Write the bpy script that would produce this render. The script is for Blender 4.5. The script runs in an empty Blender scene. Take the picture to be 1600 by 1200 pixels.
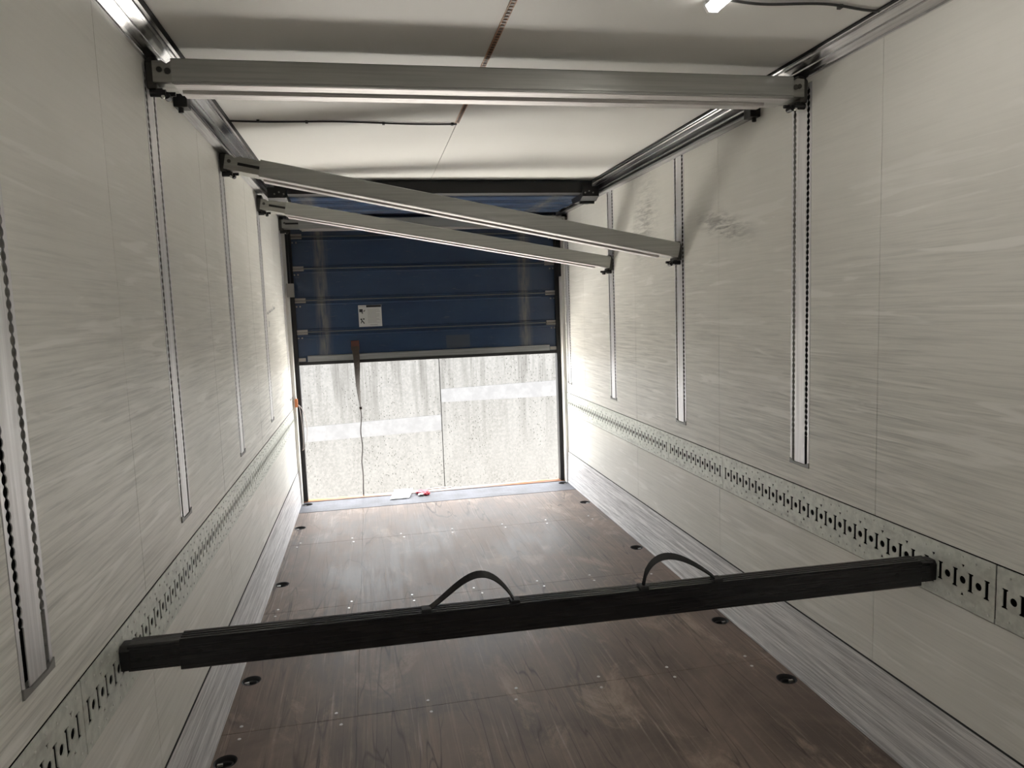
import bpy, bmesh, math, random
from mathutils import Vector, Matrix, geometry
random.seed(7)
sc = bpy.context.scene
COL = sc.collection
PI = math.pi

# ------------------------------------------------------------------ camera
cam_d = bpy.data.cameras.new('camera')
cam = bpy.data.objects.new('camera', cam_d)
COL.objects.link(cam)
sc.camera = cam
_rx, _ry, _rz = 0.1061, -0.0361, 0.1931
_F = Vector((math.sin(_rz)*math.cos(_rx), math.cos(_rz)*math.cos(_rx), -math.sin(_rx)))
_R = Vector((math.cos(_rz), -math.sin(_rz), 0))
_U = _R.cross(_F)
_r2 = _R*math.cos(_ry) + _U*math.sin(_ry)
_u2 = -_R*math.sin(_ry) + _U*math.cos(_ry)
mw = Matrix((( _r2.x, _u2.x, -_F.x, -0.5403), (_r2.y, _u2.y, -_F.y, 0.0), (_r2.z, _u2.z, -_F.z, 1.6572), (0, 0, 0, 1)))
cam.matrix_world = mw
cam_d.sensor_fit = 'HORIZONTAL'
cam_d.sensor_width = 36.0
cam_d.lens = 1115.32/1600*36.0
cam_d.clip_start = 0.05
cam_d.clip_end = 200

# ------------------------------------------------------------------ world / light / exposure
SKY = 2.2
world = bpy.data.worlds.new('overcast_sky')
sc.world = world
world.use_nodes = True
bg = world.node_tree.nodes['Background']
bg.inputs[0].default_value = (0.95, 0.98, 1.0, 1)
bg.inputs[1].default_value = SKY
vs = sc.view_settings
vs.view_transform = 'Standard'
vs.look = 'None'
vs.gamma = 1
vs.use_curve_mapping = False
vs.exposure = 1.95
LAMP = 4.6
# hazy side sun: comes from the right, a little beyond the yard wall
sun_d = bpy.data.lights.new('sun', 'SUN')
sun_d.energy = 25.0
sun_d.angle = math.radians(3)
sun_d.color = (1.0, .95, .88)
sun = bpy.data.objects.new('sun', sun_d)
COL.objects.link(sun)
_el, _az = math.radians(52), math.radians(2)
sun.rotation_euler = Vector((math.cos(_el)*math.cos(_az), math.cos(_el)*math.sin(_az), math.sin(_el))).to_track_quat('Z', 'Y').to_euler()

# ------------------------------------------------------------------ material helpers
def mat(name, col=(.5, .5, .5), rough=.5, metal=0., spec=.5, emit=None):
    m = bpy.data.materials.new(name)
    m.use_nodes = True
    p = m.node_tree.nodes['Principled BSDF']
    p.inputs['Base Color'].default_value = (*col, 1)
    p.inputs['Roughness'].default_value = rough
    p.inputs['Metallic'].default_value = metal
    p.inputs['Specular IOR Level'].default_value = spec
    if emit:
        p.inputs['Emission Color'].default_value = (*emit[0], 1)
        p.inputs['Emission Strength'].default_value = emit[1]
    return m

class NT:
    """small helper around a material's node tree"""
    def __init__(s, m):
        s.m = m; s.t = m.node_tree; s.p = s.t.nodes['Principled BSDF']
        tc = s.t.nodes.new('ShaderNodeTexCoord')
        s.co = tc.outputs['Object']
    def link(s, a, b): s.t.links.new(a, b)
    def n(s, kind, **kw):
        nd = s.t.nodes.new(kind)
        for k, v in kw.items(): setattr(nd, k, v)
        return nd
    def scaled(s, sx, sy, sz, rot=(0, 0, 0), loc=(0, 0, 0)):
        mp = s.n('ShaderNodeMapping')
        mp.inputs['Scale'].default_value = (sx, sy, sz)
        mp.inputs['Rotation'].default_value = rot
        mp.inputs['Location'].default_value = loc
        s.link(s.co, mp.inputs['Vector'])
        return mp.outputs[0]
    def noise(s, vec, scale=1., detail=4., rough=.55, dist=0.):
        nd = s.n('ShaderNodeTexNoise')
        nd.inputs['Scale'].default_value = scale
        nd.inputs['Detail'].default_value = detail
        nd.inputs['Roughness'].default_value = rough
        nd.inputs['Distortion'].default_value = dist
        s.link(vec, nd.inputs['Vector'])
        return nd.outputs[0]
    def ramp(s, fac, stops, interp='LINEAR'):
        nd = s.n('ShaderNodeValToRGB')
        cr = nd.color_ramp
        cr.interpolation = interp
        while len(cr.elements) < len(stops): cr.elements.new(.5)
        for e, (pos, c) in zip(cr.elements, stops):
            e.position = pos
            e.color = (c, c, c, 1) if not isinstance(c, tuple) else (*c, 1)
        s.link(fac, nd.inputs[0])
        return nd.outputs[0]
    def mix(s, fac, a, b, blend='MIX'):
        nd = s.n('ShaderNodeMix', data_type='RGBA', blend_type=blend)
        for sock, v in ((nd.inputs[0], fac), (nd.inputs[6], a), (nd.inputs[7], b)):
            if hasattr(v, 'links'): s.link(v, sock)
            elif isinstance(v, tuple): sock.default_value = (*v, 1)
            else: sock.default_value = v
        return nd.outputs[2]
    def math(s, op, a, b=0., clamp=False):
        nd = s.n('ShaderNodeMath', operation=op, use_clamp=clamp)
        for sock, v in ((nd.inputs[0], a), (nd.inputs[1], b)):
            if hasattr(v, 'links'): s.link(v, sock)
            else: sock.default_value = v
        return nd.outputs[0]
    def sep(s):
        nd = s.n('ShaderNodeSeparateXYZ'); s.link(s.co, nd.inputs[0]); return nd.outputs
    def base(s, c): s.link(c, s.p.inputs['Base Color'])
    def rough(s, c): s.link(c, s.p.inputs['Roughness'])
    def bump(s, h, strength=.2, dist=.002):
        nd = s.n('ShaderNodeBump')
        nd.inputs['Strength'].default_value = strength
        nd.inputs['Distance'].default_value = dist
        s.link(h, nd.inputs['Height']); s.link(nd.outputs[0], s.p.inputs['Normal'])

# ------------------------------------------------------------------ materials
def make_wall_mat():
    m = mat('white_wall_laminate', (.7, .68, .62), .38)
    q = NT(m); x, y, z = q.sep()
    # lengthwise scuff streaks, densest over the lower half of the wall
    st = q.noise(q.scaled(1, 1.2, 46, rot=(.03, 0, 0)), 1.6, 6, .66, .35)
    st2 = q.noise(q.scaled(1, 2.6, 90, rot=(-.05, 0, 0)), 1.3, 4, .6, .5)
    zone = q.n('ShaderNodeMapRange'); zone.inputs[1].default_value = 2.05; zone.inputs[2].default_value = 1.25
    zone.inputs[3].default_value = .12; zone.inputs[4].default_value = 1.
    q.link(z, zone.inputs[0])
    low = q.n('ShaderNodeMapRange'); low.inputs[1].default_value = .66; low.inputs[2].default_value = .86; low.inputs[3].default_value = .4; low.inputs[4].default_value = 1.
    q.link(z, low.inputs[0])
    zn = q.math('MULTIPLY', q.math('MULTIPLY', zone.outputs[0], low.outputs[0]), q.ramp(q.noise(q.scaled(1, .8, 1.1), 1.4, 3), [(.3, .35), (.65, 1.)]))
    d1 = q.math('MULTIPLY', q.ramp(st, [(.44, 0.), (.66, 1.)]), zn)
    d2 = q.math('MULTIPLY', q.ramp(st2, [(.48, 0.), (.68, 1.)]), zn)
    c = q.mix(q.math('MULTIPLY', d1, .7), (.86, .85, .80), (.53, .53, .50))
    c = q.mix(q.math('MULTIPLY', d2, .6), c, (.40, .40, .375))
    # rubbed marks higher up, their sheen put in as paler colour
    rub = q.noise(q.scaled(1, 1.7, 22, rot=(.09, 0, 0), loc=(0, 3, 1)), 1.1, 3, .5, .8)
    zr = q.n('ShaderNodeMapRange'); zr.inputs[1].default_value = 2.3; zr.inputs[2].default_value = 1.9
    q.link(z, zr.inputs[0])
    c = q.mix(q.math('MULTIPLY', q.math('MULTIPLY', q.ramp(rub, [(.59, 0.), (.66, 1.)]), zr.outputs[0]), .75), c, (.96, .95, .91))
    # soft grime clouds
    c = q.mix(q.math('MULTIPLY', q.ramp(q.noise(q.scaled(1, 1, 1), 1.7, 5), [(.45, 0.), (.75, 1.)]), .22), c, (.52, .51, .46))
    q.base(c)
    q.rough(q.ramp(st, [(.3, .30), (.75, .52)]))
    q.bump(q.math('ADD', q.math('MULTIPLY', st, .6), q.noise(q.scaled(1, 1, 1), 2.2, 2)), .10, .006)
    return m

def make_grime_mat(base, cy, cz, sy, sz, ang, amt, name):
    """the wall laminate with one worn, blackened patch of its own shape"""
    m = base.copy(); m.name = name
    t = m.node_tree; p = t.nodes['Principled BSDF']
    src = p.inputs['Base Color'].links[0].from_socket
    q = NT(m)
    mp = q.n('ShaderNodeMapping', vector_type='TEXTURE')
    mp.inputs['Location'].default_value = (1.23, cy, cz); mp.inputs['Rotation'].default_value = (ang, 0, 0)
    mp.inputs['Scale'].default_value = (1, sy, sz); q.link(q.co, mp.inputs[0])
    ln = q.n('ShaderNodeVectorMath', operation='LENGTH'); q.link(mp.outputs[0], ln.inputs[0])
    blob = q.ramp(ln.outputs['Value'], [(0., 1.), (1., 0.)], 'EASE')
    nz = q.ramp(q.noise(q.scaled(1, 4, 30, rot=(ang, 0, 0)), 2., 5, .65, .5), [(.42, 0.), (.62, 1.)])
    q.base(q.mix(q.math('MULTIPLY', q.math('MULTIPLY', blob, nz), amt), src, (.16, .16, .15)))
    return m

def make_ceiling_mat():
    m = mat('white_ceiling_laminate', (.76, .74, .68), .42)
    q = NT(m)
    c = q.mix(q.ramp(q.noise(q.scaled(1, 1, 1), 1.2, 4), [(.4, 0.), (.7, .5)]), (.86, .855, .825), (.79, .78, .75))
    q.base(c)
    q.bump(q.noise(q.scaled(.5, 1.6, 1), 1.2, 2), .18, .02)
    return m

def make_alu(name, col=(.72, .72, .72), rough=.36, axis='y', amt=.5, metal=1.):
    m = mat(name, col, rough, metal)
    q = NT(m)
    s = {'x': (1.5, 60, 60), 'y': (60, 1.5, 60), 'z': (60, 60, 1.5)}[axis]
    st = q.noise(q.scaled(*s), 1.5, 4, .6, .2)
    dk = tuple(v*(1-amt) for v in col)
    q.base(q.mix(q.ramp(st, [(.35, 0.), (.7, 1.)]), col, dk))
    q.rough(q.ramp(st, [(.3, rough*.8), (.7, rough*1.35)]))
    return m

def make_scuff():
    m = mat('scratched_scuff_aluminium', (.6, .6, .6), .40, .12)
    q = NT(m)
    st = q.noise(q.scaled(8, 1.1, 42, rot=(.02, 0, 0)), 1.5, 6, .68, .4)
    fine = q.noise(q.scaled(8, 3.0, 150, rot=(-.03, 0, 0)), 1.5, 4, .6, .6)
    c = q.mix(q.ramp(st, [(.36, 0.), (.64, 1.)]), (.93, .92, .92), (.50, .49, .50))
    c = q.mix(q.ramp(fine, [(.5, 0.), (.72, .75)]), c, (.24, .235, .24))
    c = q.mix(q.ramp(q.noise(q.scaled(8, 2.2, 120), 2., 3, .5, .3), [(.62, 0.), (.7, .8)]), c, (.92, .92, .93))
    q.base(c)
    q.rough(q.ramp(st, [(.3, .34), (.7, .55)]))
    q.bump(fine, .25, .002)
    return m

def make_floor():
    m = mat('worn_brown_plywood', (.18, .15, .13), .5, 0, .16)
    q = NT(m)
    pat = q.noise(q.scaled(1, .75, 1), 2.1, 6, .62, .5)
    c = q.mix(q.ramp(pat, [(.35, 0.), (.68, 1.)]), (.124, .095, .081), (.25, .19, .158))
    pale = q.noise(q.scaled(2.0, .9, 1, loc=(3, 1, 0)), 1.9, 7, .72, .6)
    c = q.mix(q.ramp(pale, [(.54, 0.), (.68, .75)]), c, (.40, .31, .25))
    lw = q.noise(q.scaled(34, 1.6, 1, rot=(0, 0, .04)), 1.2, 5, .65, .6)
    c = q.mix(q.ramp(lw, [(.5, 0.), (.72, .42)]), c, (.35, .27, .22))
    # long crossing scratches: thin iso-lines of stretched noise, broken up by a second noise
    for i, (ang, sx, wd, amt) in enumerate(((.20, 5.5, .006, .8), (-.12, 6.5, .006, .75), (.55, 3.2, .004, .7), (-.42, 3.6, .004, .65), (1.25, 2.2, .0035, .6))):
        s1 = q.noise(q.scaled(sx, .28, 1, rot=(0, 0, ang), loc=(i*3.7, i*1.9, 0)), 1.3, 2, .4, .1)
        brk = q.ramp(q.noise(q.scaled(2.2, .7, 1, loc=(i*5.1, 7, 0)), 1.1, 3), [(.47, 0.), (.55, 1.)])
        ln = q.ramp(s1, [(.5-wd, 0.), (.5, amt), (.5+wd, 0.)])
        c = q.mix(q.math('MULTIPLY', ln, brk), c, (.05, .038, .033))
    fine = q.noise(q.scaled(60, 1.1, 1, rot=(0, 0, -.06)), 1.4, 3, .5, .3)
    c = q.mix(q.math('MULTIPLY', q.ramp(fine, [(.60, 0.), (.70, .6)]), q.ramp(pale, [(.42, .2), (.6, 1.)])), c, (.44, .37, .32))
    q.base(c)
    q.rough(q.math('ADD', q.ramp(pat, [(.3, .40), (.7, .56)]), q.ramp(lw, [(.45, 0.), (.75, .12)])))
    q.bump(q.math('ADD', lw, q.math('MULTIPLY', pat, .5)), .14, .003)
    return m

def make_concrete():
    m = mat('pitted_precast_concrete', (.5, .48, .45), .85, 0, .2)
    q = NT(m); x, y, z = q.sep()
    c = q.mix(q.ramp(q.noise(q.scaled(1, 1, .35), 3.0, 6, .65), [(.35, 0.), (.68, 1.)]), (.094, .093, .091), (.074, .0725, .070))
    c = q.mix(q.ramp(q.noise(q.scaled(1, 1, 1), 26, 5, .7), [(.42, 0.), (.62, .6)]), c, (.118, .116, .112))
    run = q.noise(q.scaled(9, 1, .55), 1.4, 4, .6, .3)
    top = q.n('ShaderNodeMapRange'); top.inputs[1].default_value = -.6; top.inputs[2].default_value = .9
    q.link(z, top.inputs[0])
    c = q.mix(q.math('MULTIPLY', q.ramp(run, [(.44, 0.), (.68, .9)]), top.outputs[0]), c, (.050, .0485, .046))
    pit = q.n('ShaderNodeTexVoronoi'); pit.inputs['Scale'].default_value = 30
    q.link(q.scaled(1, 1, .7), pit.inputs['Vector'])
    dens = q.ramp(q.noise(q.scaled(1.6, 1, .8), 1.3, 3), [(.40, .15), (.58, 1.)])
    c = q.mix(q.math('MULTIPLY', q.ramp(pit.outputs['Distance'], [(.13, 1.), (.24, 0.)]), dens), c, (.028, .027, .025))
    q.base(c)
    return m

def make_blue():
    m = mat('blue_door_paint', (.02, .055, .14), .30)
    q = NT(m)
    c = q.mix(q.ramp(q.noise(q.scaled(1.2, 1, 2.5), 2.2, 4), [(.35, 0.), (.7, 1.)]), (.009, .028, .076), (.017, .043, .098))
    c = q.mix(q.ramp(q.noise(q.scaled(4, 1, 14), 2.5, 4, .6), [(.6, 0.), (.75, .35)]), c, (.12, .12, .12))
    # two rubbed, dust-greyed lanes where loads touch the sheet
    x, y, z = q.sep()
    for x0 in (-.935, .88):
        dx = q.math('DIVIDE', q.math('ABSOLUTE', q.math('SUBTRACT', x, x0)), .085)
        lane = q.math('MULTIPLY', q.ramp(dx, [(0., 1.), (1., 0.)], 'EASE'), q.ramp(q.noise(q.scaled(26, 1, 3.2), 1.5, 4), [(.33, .1), (.6, 1.)]))
        c = q.mix(q.math('MULTIPLY', lane, .62), c, (.22, .205, .165))
    q.base(c)
    return m

def make_chequer():
    m = mat('grey_tread_plate', (.38, .38, .42), .6, .1, .3)
    q = NT(m)
    c = q.mix(q.ramp(q.noise(q.scaled(1, 1, 1), 5., 5, .6), [(.35, 0.), (.65, 1.)]), (.17, .168, .188), (.115, .113, .122))
    q.base(c)
    ck = q.n('ShaderNodeTexChecker'); ck.inputs['Scale'].default_value = 1
    q.link(q.scaled(52, 52, 52, rot=(0, 0, .785)), ck.inputs[0])
    q.bump(ck.outputs['Fac'], .35, .002)
    return m

def make_rust():
    m = mat('rust_stained_sill', (.45, .2, .07), .8)
    q = NT(m); x, y, z = q.sep()
    n = q.noise(q.scaled(2.2, 12, 1), 1.5, 5, .6)
    side = q.ramp(q.math('ABSOLUTE', x), [(.35, 0.), (.8, 1.)])
    f = q.math('MULTIPLY', q.ramp(n, [(.33, .15), (.58, 1.)]), side)
    q.base(q.mix(f, (.16, .125, .11), (.24, .075, .010)))
    return m

def make_galv():
    m = mat('galvanised_rail_steel', (.62, .66, .62), .42, .2)
    q = NT(m)
    c = q.mix(q.ramp(q.noise(q.scaled(1, 1, 1), 34, 3, .6), [(.4, 0.), (.6, 1.)]), (.76, .785, .73), (.64, .665, .615))
    c = q.mix(q.ramp(q.noise(q.scaled(1, 2, 9), 3.2, 5, .6), [(.55, 0.), (.75, .5)]), c, (.34, .34, .32))
    q.base(c)
    return m

M_wall = make_wall_mat()
M_wall_grimy = make_grime_mat(M_wall, 3.38, 2.03, .42, .10, .22, .75, 'grimy_wall_laminate')
M_wall_grimy2 = make_grime_mat(M_wall_grimy, 4.42, 2.18, .30, .42, .5, .55, 'mottled_wall_laminate')
M_ceil = make_ceiling_mat()
M_seam = mat('dark_seam', (.03, .03, .03), .8)
M_scuff = make_scuff()
M_cove = make_alu('polished_cornice_aluminium', (.70, .70, .71), .16, 'y', .25)
M_runner = make_alu('dull_runner_aluminium', (.42, .42, .42), .48, 'y', .3, .7)
M_track = make_alu('wall_track_aluminium', (.90, .89, .90), .40, 'z', .22, .6)
M_galv = make_galv()
M_recess = mat('black_recess_shade', (.008, .008, .009), .8, 0, .2)  # near-black backing stands in for the shade inside the slots
M_dark = mat('dark_recess_steel', (.035, .035, .037), .6, .3)
M_cap = mat('grey_track_end', (.28, .28, .27), .5, .4)
M_beam = make_alu('anodised_beam_aluminium', (.47, .475, .455), .42, 'x', .14, .75)
M_beam_rail = make_alu('bright_beam_rail', (.56, .54, .53), .36, 'x', .3, .9)
M_sleeve = make_alu('beam_sleeve_steel', (.40, .40, .37), .45, 'x', .2, .75)
M_head = mat('blackened_beam_head', (.07, .068, .062), .5, .5)
M_black = mat('black_latch', (.012, .012, .013), .45, .2)
M_bar = make_alu('black_cargo_bar_paint', (.018, .018, .020), .25, 'x', .35, .1)
M_barhole = mat('bar_hole', (.004, .004, .004), .8)
M_web = mat('black_webbing', (.006, .0065, .008), .5)
M_floor = make_floor()
M_screw = mat('screw_steel', (.6, .58, .56), .35, .9)
M_rivet = mat('rail_rivet_zinc', (.85, .86, .82), .35, .2)
M_cheq = make_chequer()
M_rust = make_rust()
M_blue = make_blue()
M_hrail = mat('hinge_rail_grey', (.16, .17, .18), .35, .6)
M_roller = mat('roller_bracket_zinc', (.30, .285, .265), .5, .35)
M_rubber = mat('black_rubber', (.012, .012, .013), .7)
M_botrail = make_alu('door_bottom_aluminium', (.34, .35, .36), .4, 'x', .4, .7)
M_post = mat('white_door_post', (.74, .73, .70), .4)
M_conc = make_concrete()
M_white_band = mat('pale_band_tone', (.1, .1, .103), .8, 0, .2)  # mottled tone a little paler than the concrete panels
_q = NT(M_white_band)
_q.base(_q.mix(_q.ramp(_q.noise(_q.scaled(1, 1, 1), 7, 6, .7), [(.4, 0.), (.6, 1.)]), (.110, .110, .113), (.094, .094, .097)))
M_ground = mat('yard_concrete', (.42, .41, .39), .9, 0, .2)
M_paper = mat('white_paper', (.9, .9, .88), .8)
M_red = mat('red_wrapper', (.62, .02, .05), .4)
M_silver = mat('wrapper_foil', (.7, .7, .72), .3, .6)
M_strap = mat('dark_brown_webbing', (.035, .026, .02), .75)
M_strap_red = mat('red_brown_patch', (.075, .022, .015), .7)
M_cord = mat('grey_cord', (.13, .12, .12), .8)
M_orange = mat('orange_hook', (.60, .20, .07), .5)
M_loop = mat('taupe_webbing_loop', (.30, .26, .24), .75)
M_led = mat('amber_strip_backing', (.58, .34, .22), .5)
M_chip = mat('brown_strip_dot', (.10, .05, .03), .4)
M_cable = mat('dark_cable', (.03, .03, .03), .5)
M_lamp_body = mat('white_lamp_plastic', (.85, .86, .86), .35)
M_ink = mat('blue_black_ink', (.05, .06, .09), .7)
M_stick = mat('sticker_white', (.52, .52, .51), .5)
M_stick_text = mat('sticker_print_grey', (.34, .34, .335), .5)
M_stick_blk = mat('sticker_black', (.008, .008, .01), .5)
M_ghost = mat('old_sticker_film', (.045, .06, .085), .5)

# ------------------------------------------------------------------ mesh helpers
class MB:
    def __init__(s): s.v = []; s.f = []; s.mi = []
    def add(s, vs_, fs, mi=0):
        o = len(s.v); s.v += [tuple(p) for p in vs_]
        s.f += [tuple(o+i for i in f) for f in fs]; s.mi += [mi]*len(fs)
        return s
    def box(s, a, b, mi=0):
        x0, y0, z0 = a; x1, y1, z1 = b
        return s.add([(x0,y0,z0),(x1,y0,z0),(x1,y1,z0),(x0,y1,z0),(x0,y0,z1),(x1,y0,z1),(x1,y1,z1),(x0,y1,z1)],
              [(0,3,2,1),(4,5,6,7),(0,1,5,4),(1,2,6,5),(2,3,7,6),(3,0,4,7)], mi)
    def prism(s, pts, axis, a, b, mi=0):
        """closed 2-D outline swept along axis from a to b; pts in the other two axes (kept in x,y,z order)"""
        n = len(pts)
        def P(p, t):
            return {'x': (t, p[0], p[1]), 'y': (p[0], t, p[1]), 'z': (p[0], p[1], t)}[axis]
        vs_ = [P(p, a) for p in pts] + [P(p, b) for p in pts]
        fs = [(i, (i+1) % n, n+(i+1) % n, n+i) for i in range(n)]
        s.add(vs_, fs, mi)
        o = len(s.v) - 2*n
        for tri in geometry.tessellate_polygon([[Vector((p[0], p[1], 0)) for p in pts]]):
            s.f.append(tuple(o+i for i in tri)); s.f.append(tuple(o+n+i for i in tri)); s.mi += [mi, mi]
        return s
    def cyl(s, c, axis, r, h, seg=14, mi=0, r2=None):
        """c = centre; axis = x/y/z; h = full height"""
        r2 = r if r2 is None else r2
        a, b = {'x': (1, 2), 'y': (0, 2), 'z': (0, 1)}[axis]; k = 'xyz'.index(axis)
        vs_ = []
        for t, rr in ((-h/2, r), (h/2, r2)):
            for i in range(seg):
                p = list(c); th = 2*PI*i/seg
                p[a] += rr*math.cos(th); p[b] += rr*math.sin(th); p[k] += t
                vs_.append(p)
        fs = [(i, (i+1) % seg, seg+(i+1) % seg, seg+i) for i in range(seg)]
        fs += [tuple(range(seg-1, -1, -1)), tuple(range(seg, 2*seg))]
        return s.add(vs_, fs, mi)
    def ribbon(s, pts, wdirs, th, mi=0):
        """a strap: centre-line points, half-width vectors, thickness"""
        n = len(pts); vs_ = []
        for i, (p, w) in enumerate(zip(pts, wdirs)):
            p = Vector(p); w = Vector(w)
            t = (Vector(pts[min(i+1, n-1)]) - Vector(pts[max(i-1, 0)])).normalized()
            nn = t.cross(w); nn = nn.normalized()*th/2 if nn.length > 1e-9 else Vector((0, 0, th/2))
            vs_ += [p-w-nn, p+w-nn, p+w+nn, p-w+nn]
        fs = [(0, 1, 2, 3), tuple(4*(n-1)+k for k in (3, 2, 1, 0))]
        for i in range(n-1):
            for k in range(4):
                fs.append((4*i+k, 4*i+4+k, 4*i+4+(k+1) % 4, 4*i+(k+1) % 4))
        return s.add(vs_, fs, mi)
    def tube(s, pts, r, seg=6, mi=0):
        n = len(pts); vs_ = []
        for i, p in enumerate(pts):
            p = Vector(p); t = (Vector(pts[min(i+1, n-1)]) - Vector(pts[max(i-1, 0)])).normalized()
            a = t.cross(Vector((.31, .2, .93))).normalized(); b = t.cross(a)
            vs_ += [p + (a*math.cos(2*PI*k/seg) + b*math.sin(2*PI*k/seg))*r for k in range(seg)]
        fs = [tuple(range(seg)), tuple((n-1)*seg+k for k in range(seg-1, -1, -1))]
        for i in range(n-1):
            for k in range(seg):
                fs.append((i*seg+k, i*seg+(k+1) % seg, (i+1)*seg+(k+1) % seg, (i+1)*seg+k))
        return s.add(vs_, fs, mi)
    def holed(s, outer, holes, place, depth_vec, mi=0):
        """flat plate with real holes: outline, hole outlines (2-D), place(u,v)->3-D, depth of the cut edges"""
        loops = [[Vector((p[0], p[1], 0)) for p in l] for l in [outer]+holes]
        flat = [p for l in [outer]+holes for p in l]
        o = len(s.v); dv = Vector(depth_vec)
        P3 = [Vector(place(*p)) for p in flat]
        s.v += [tuple(p) for p in P3] + [tuple(p+dv) for p in P3]
        N_ = len(flat)
        for tri in geometry.tessellate_polygon(loops):
            s.f.append(tuple(o+i for i in tri)); s.mi.append(mi)
        st = 0
        for l in [outer]+holes:
            n = len(l)
            for i in range(n):
                a, b = st+i, st+(i+1) % n
                s.f.append((o+a, o+b, o+N_+b, o+N_+a)); s.mi.append(mi)
            st += n
        return s
    def xform(s, mtx):
        s.v = [tuple(mtx @ Vector(p)) for p in s.v]; return s
    def build(s, name, mats, parent=None, smooth=False, bevel=0., seg=2):
        me = bpy.data.meshes.new(name)
        me.from_pydata(s.v, [], s.f)
        mats = mats if isinstance(mats, (list, tuple)) else [mats]
        for m in mats: me.materials.append(m)
        me.polygons.foreach_set('material_index', s.mi)
        bm = bmesh.new(); bm.from_mesh(me)
        bmesh.ops.recalc_face_normals(bm, faces=bm.faces)
        bm.to_mesh(me); bm.free()
        if smooth: me.polygons.foreach_set('use_smooth', [True]*len(me.polygons))
        me.update()
        o = bpy.data.objects.new(name, me)
        COL.objects.link(o)
        if parent is not None: o.parent = parent
        if bevel:
            md = o.modifiers.new('edge', 'BEVEL'); md.width = bevel; md.segments = seg; md.limit_method = 'ANGLE'; md.angle_limit = math.radians(50)
        return o

def empty(name, loc=(0, 0, 0)):
    o = bpy.data.objects.new(name, None); COL.objects.link(o); o.location = loc; o.empty_display_size = .05
    return o
def tag(o, label, cat, group=None):
    o['label'] = label; o['category'] = cat
    if group: o['group'] = group
    return o
def structure(o, label=None, cat=None):
    o['kind'] = 'structure'
    if label: o['label'] = label
    if cat: o['category'] = cat
    return o
def stuff(o): o['kind'] = 'stuff'; return o
def circ(cx, cy, r, n=16): return [(cx+r*math.cos(2*PI*i/n), cy+r*math.sin(2*PI*i/n)) for i in range(n)]

# ------------------------------------------------------------------ dimensions (metres; y runs towards the rear door, floor z = 0)
W = 1.23            # half inner width
H = 2.576           # ceiling
YF, YD = -1.3, 6.46 # front bulkhead, end of side walls
YS = 6.545          # outer edge of sill
SC = .294           # scuff plate height
EB, ET = .675, .854 # lashing rail
CB = 2.539          # cornice lower edge
PITCH = 1.186
CH = [1.523 + PITCH*i for i in range(4)] + [6.28]   # wall track positions
CHW = .068          # half width of a wall track
CHB, CHT = .944, 2.505

# ------------------------------------------------------------------ floor
fl = MB().box((-1.30, YF-.05, -.12), (1.30, YS, -.03)).build('floor', M_dark)
structure(fl, 'worn brown plywood trailer floor with seams and screws', 'floor')
AX = 1.163; AR = .043
ANCH = [2.69, 3.297, 4.486, 5.681, 6.375]
xs = [-1.2135, -.68, .80, 1.2135]
ys = [YF, -.68, .505, 1.69, 2.876, 4.05, 5.25, 6.115]
g = .0015
for j in range(len(ys)-1):
    for i in range(3):
        x0, x1, y0, y1 = xs[i]+(.0005 if i else 0), xs[i+1]-(.0005 if i < 2 else 0), ys[j]+g, ys[j+1]-g
        holes = []
        for a in ANCH:
            for sx in (-AX, AX):
                if x0 < sx < x1 and y0 < a < y1: holes.append(circ(sx, a, AR, 24))
        mb = MB().holed([(x0, y0), (x1, y0), (x1, y1), (x0, y1)], holes, lambda u, v: (u, v, 0), (0, 0, -.028))
        mb.build('plank', M_floor, fl)
# tread plate sill and its rusty outer edge
mb = MB().holed([(-1.2135, 6.118), (1.2135, 6.118), (1.2135, 6.45), (-1.2135, 6.45)], [circ(-AX, 6.375, AR, 24), circ(AX, 6.375, AR, 24)],
                lambda u, v: (u, v, 0.002), (0, 0, -.03))
o = mb.build('tread_plate', M_cheq, fl); o['label'] = 'grey tread plate at the doorway'
o = MB().box((-1.23, 6.452, -.05), (1.23, YS, .006)).build('sill_edge', M_rust, fl); o['label'] = 'rust-stained steel sill edge'
# floor screws beside the cross seams
scr = MB().cyl((0, 0, .0005), 'z', .0085, .003, 10, r2=.006)
first = None
for yj in (2.876, 4.05, 5.25):
    for xk in (-1.13, -.75, -.38, .0, .38, .72, 1.08):
        for dy in (-.045, .045):
            px, py = xk + random.uniform(-.02, .02), yj + dy
            if any(abs(abs(px)-AX) < .07 and abs(py-a) < .07 for a in ANCH): continue
            if first is None:
                first = scr.build('screw', M_screw, fl); s = first
            else:
                s = first.copy(); COL.objects.link(s); s.parent = fl
            s.location = (px, py, 0)

# ------------------------------------------------------------------ side walls
def holes_panel(mb, side, y0, y1, z0, z1, cuts):
    """panel slab from wall face 1.23 to 1.262, cut out for the wall tracks"""
    xa, xb = side*W, side*1.262
    lo, hi = min(xa, xb), max(xa, xb)
    cur = y0
    for c in sorted(cuts):
        a, b = c-CHW-.001, c+CHW+.001
        mb.box((lo, cur, z0), (hi, a, z1))
        if CHB-.002 > z0: mb.box((lo, a, z0), (hi, b, CHB-.002))
        mb.box((lo, a, CHT+.002), (hi, b, z1))
        cur = b
    mb.box((lo, cur, z0), (hi, y1, z1))

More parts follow.
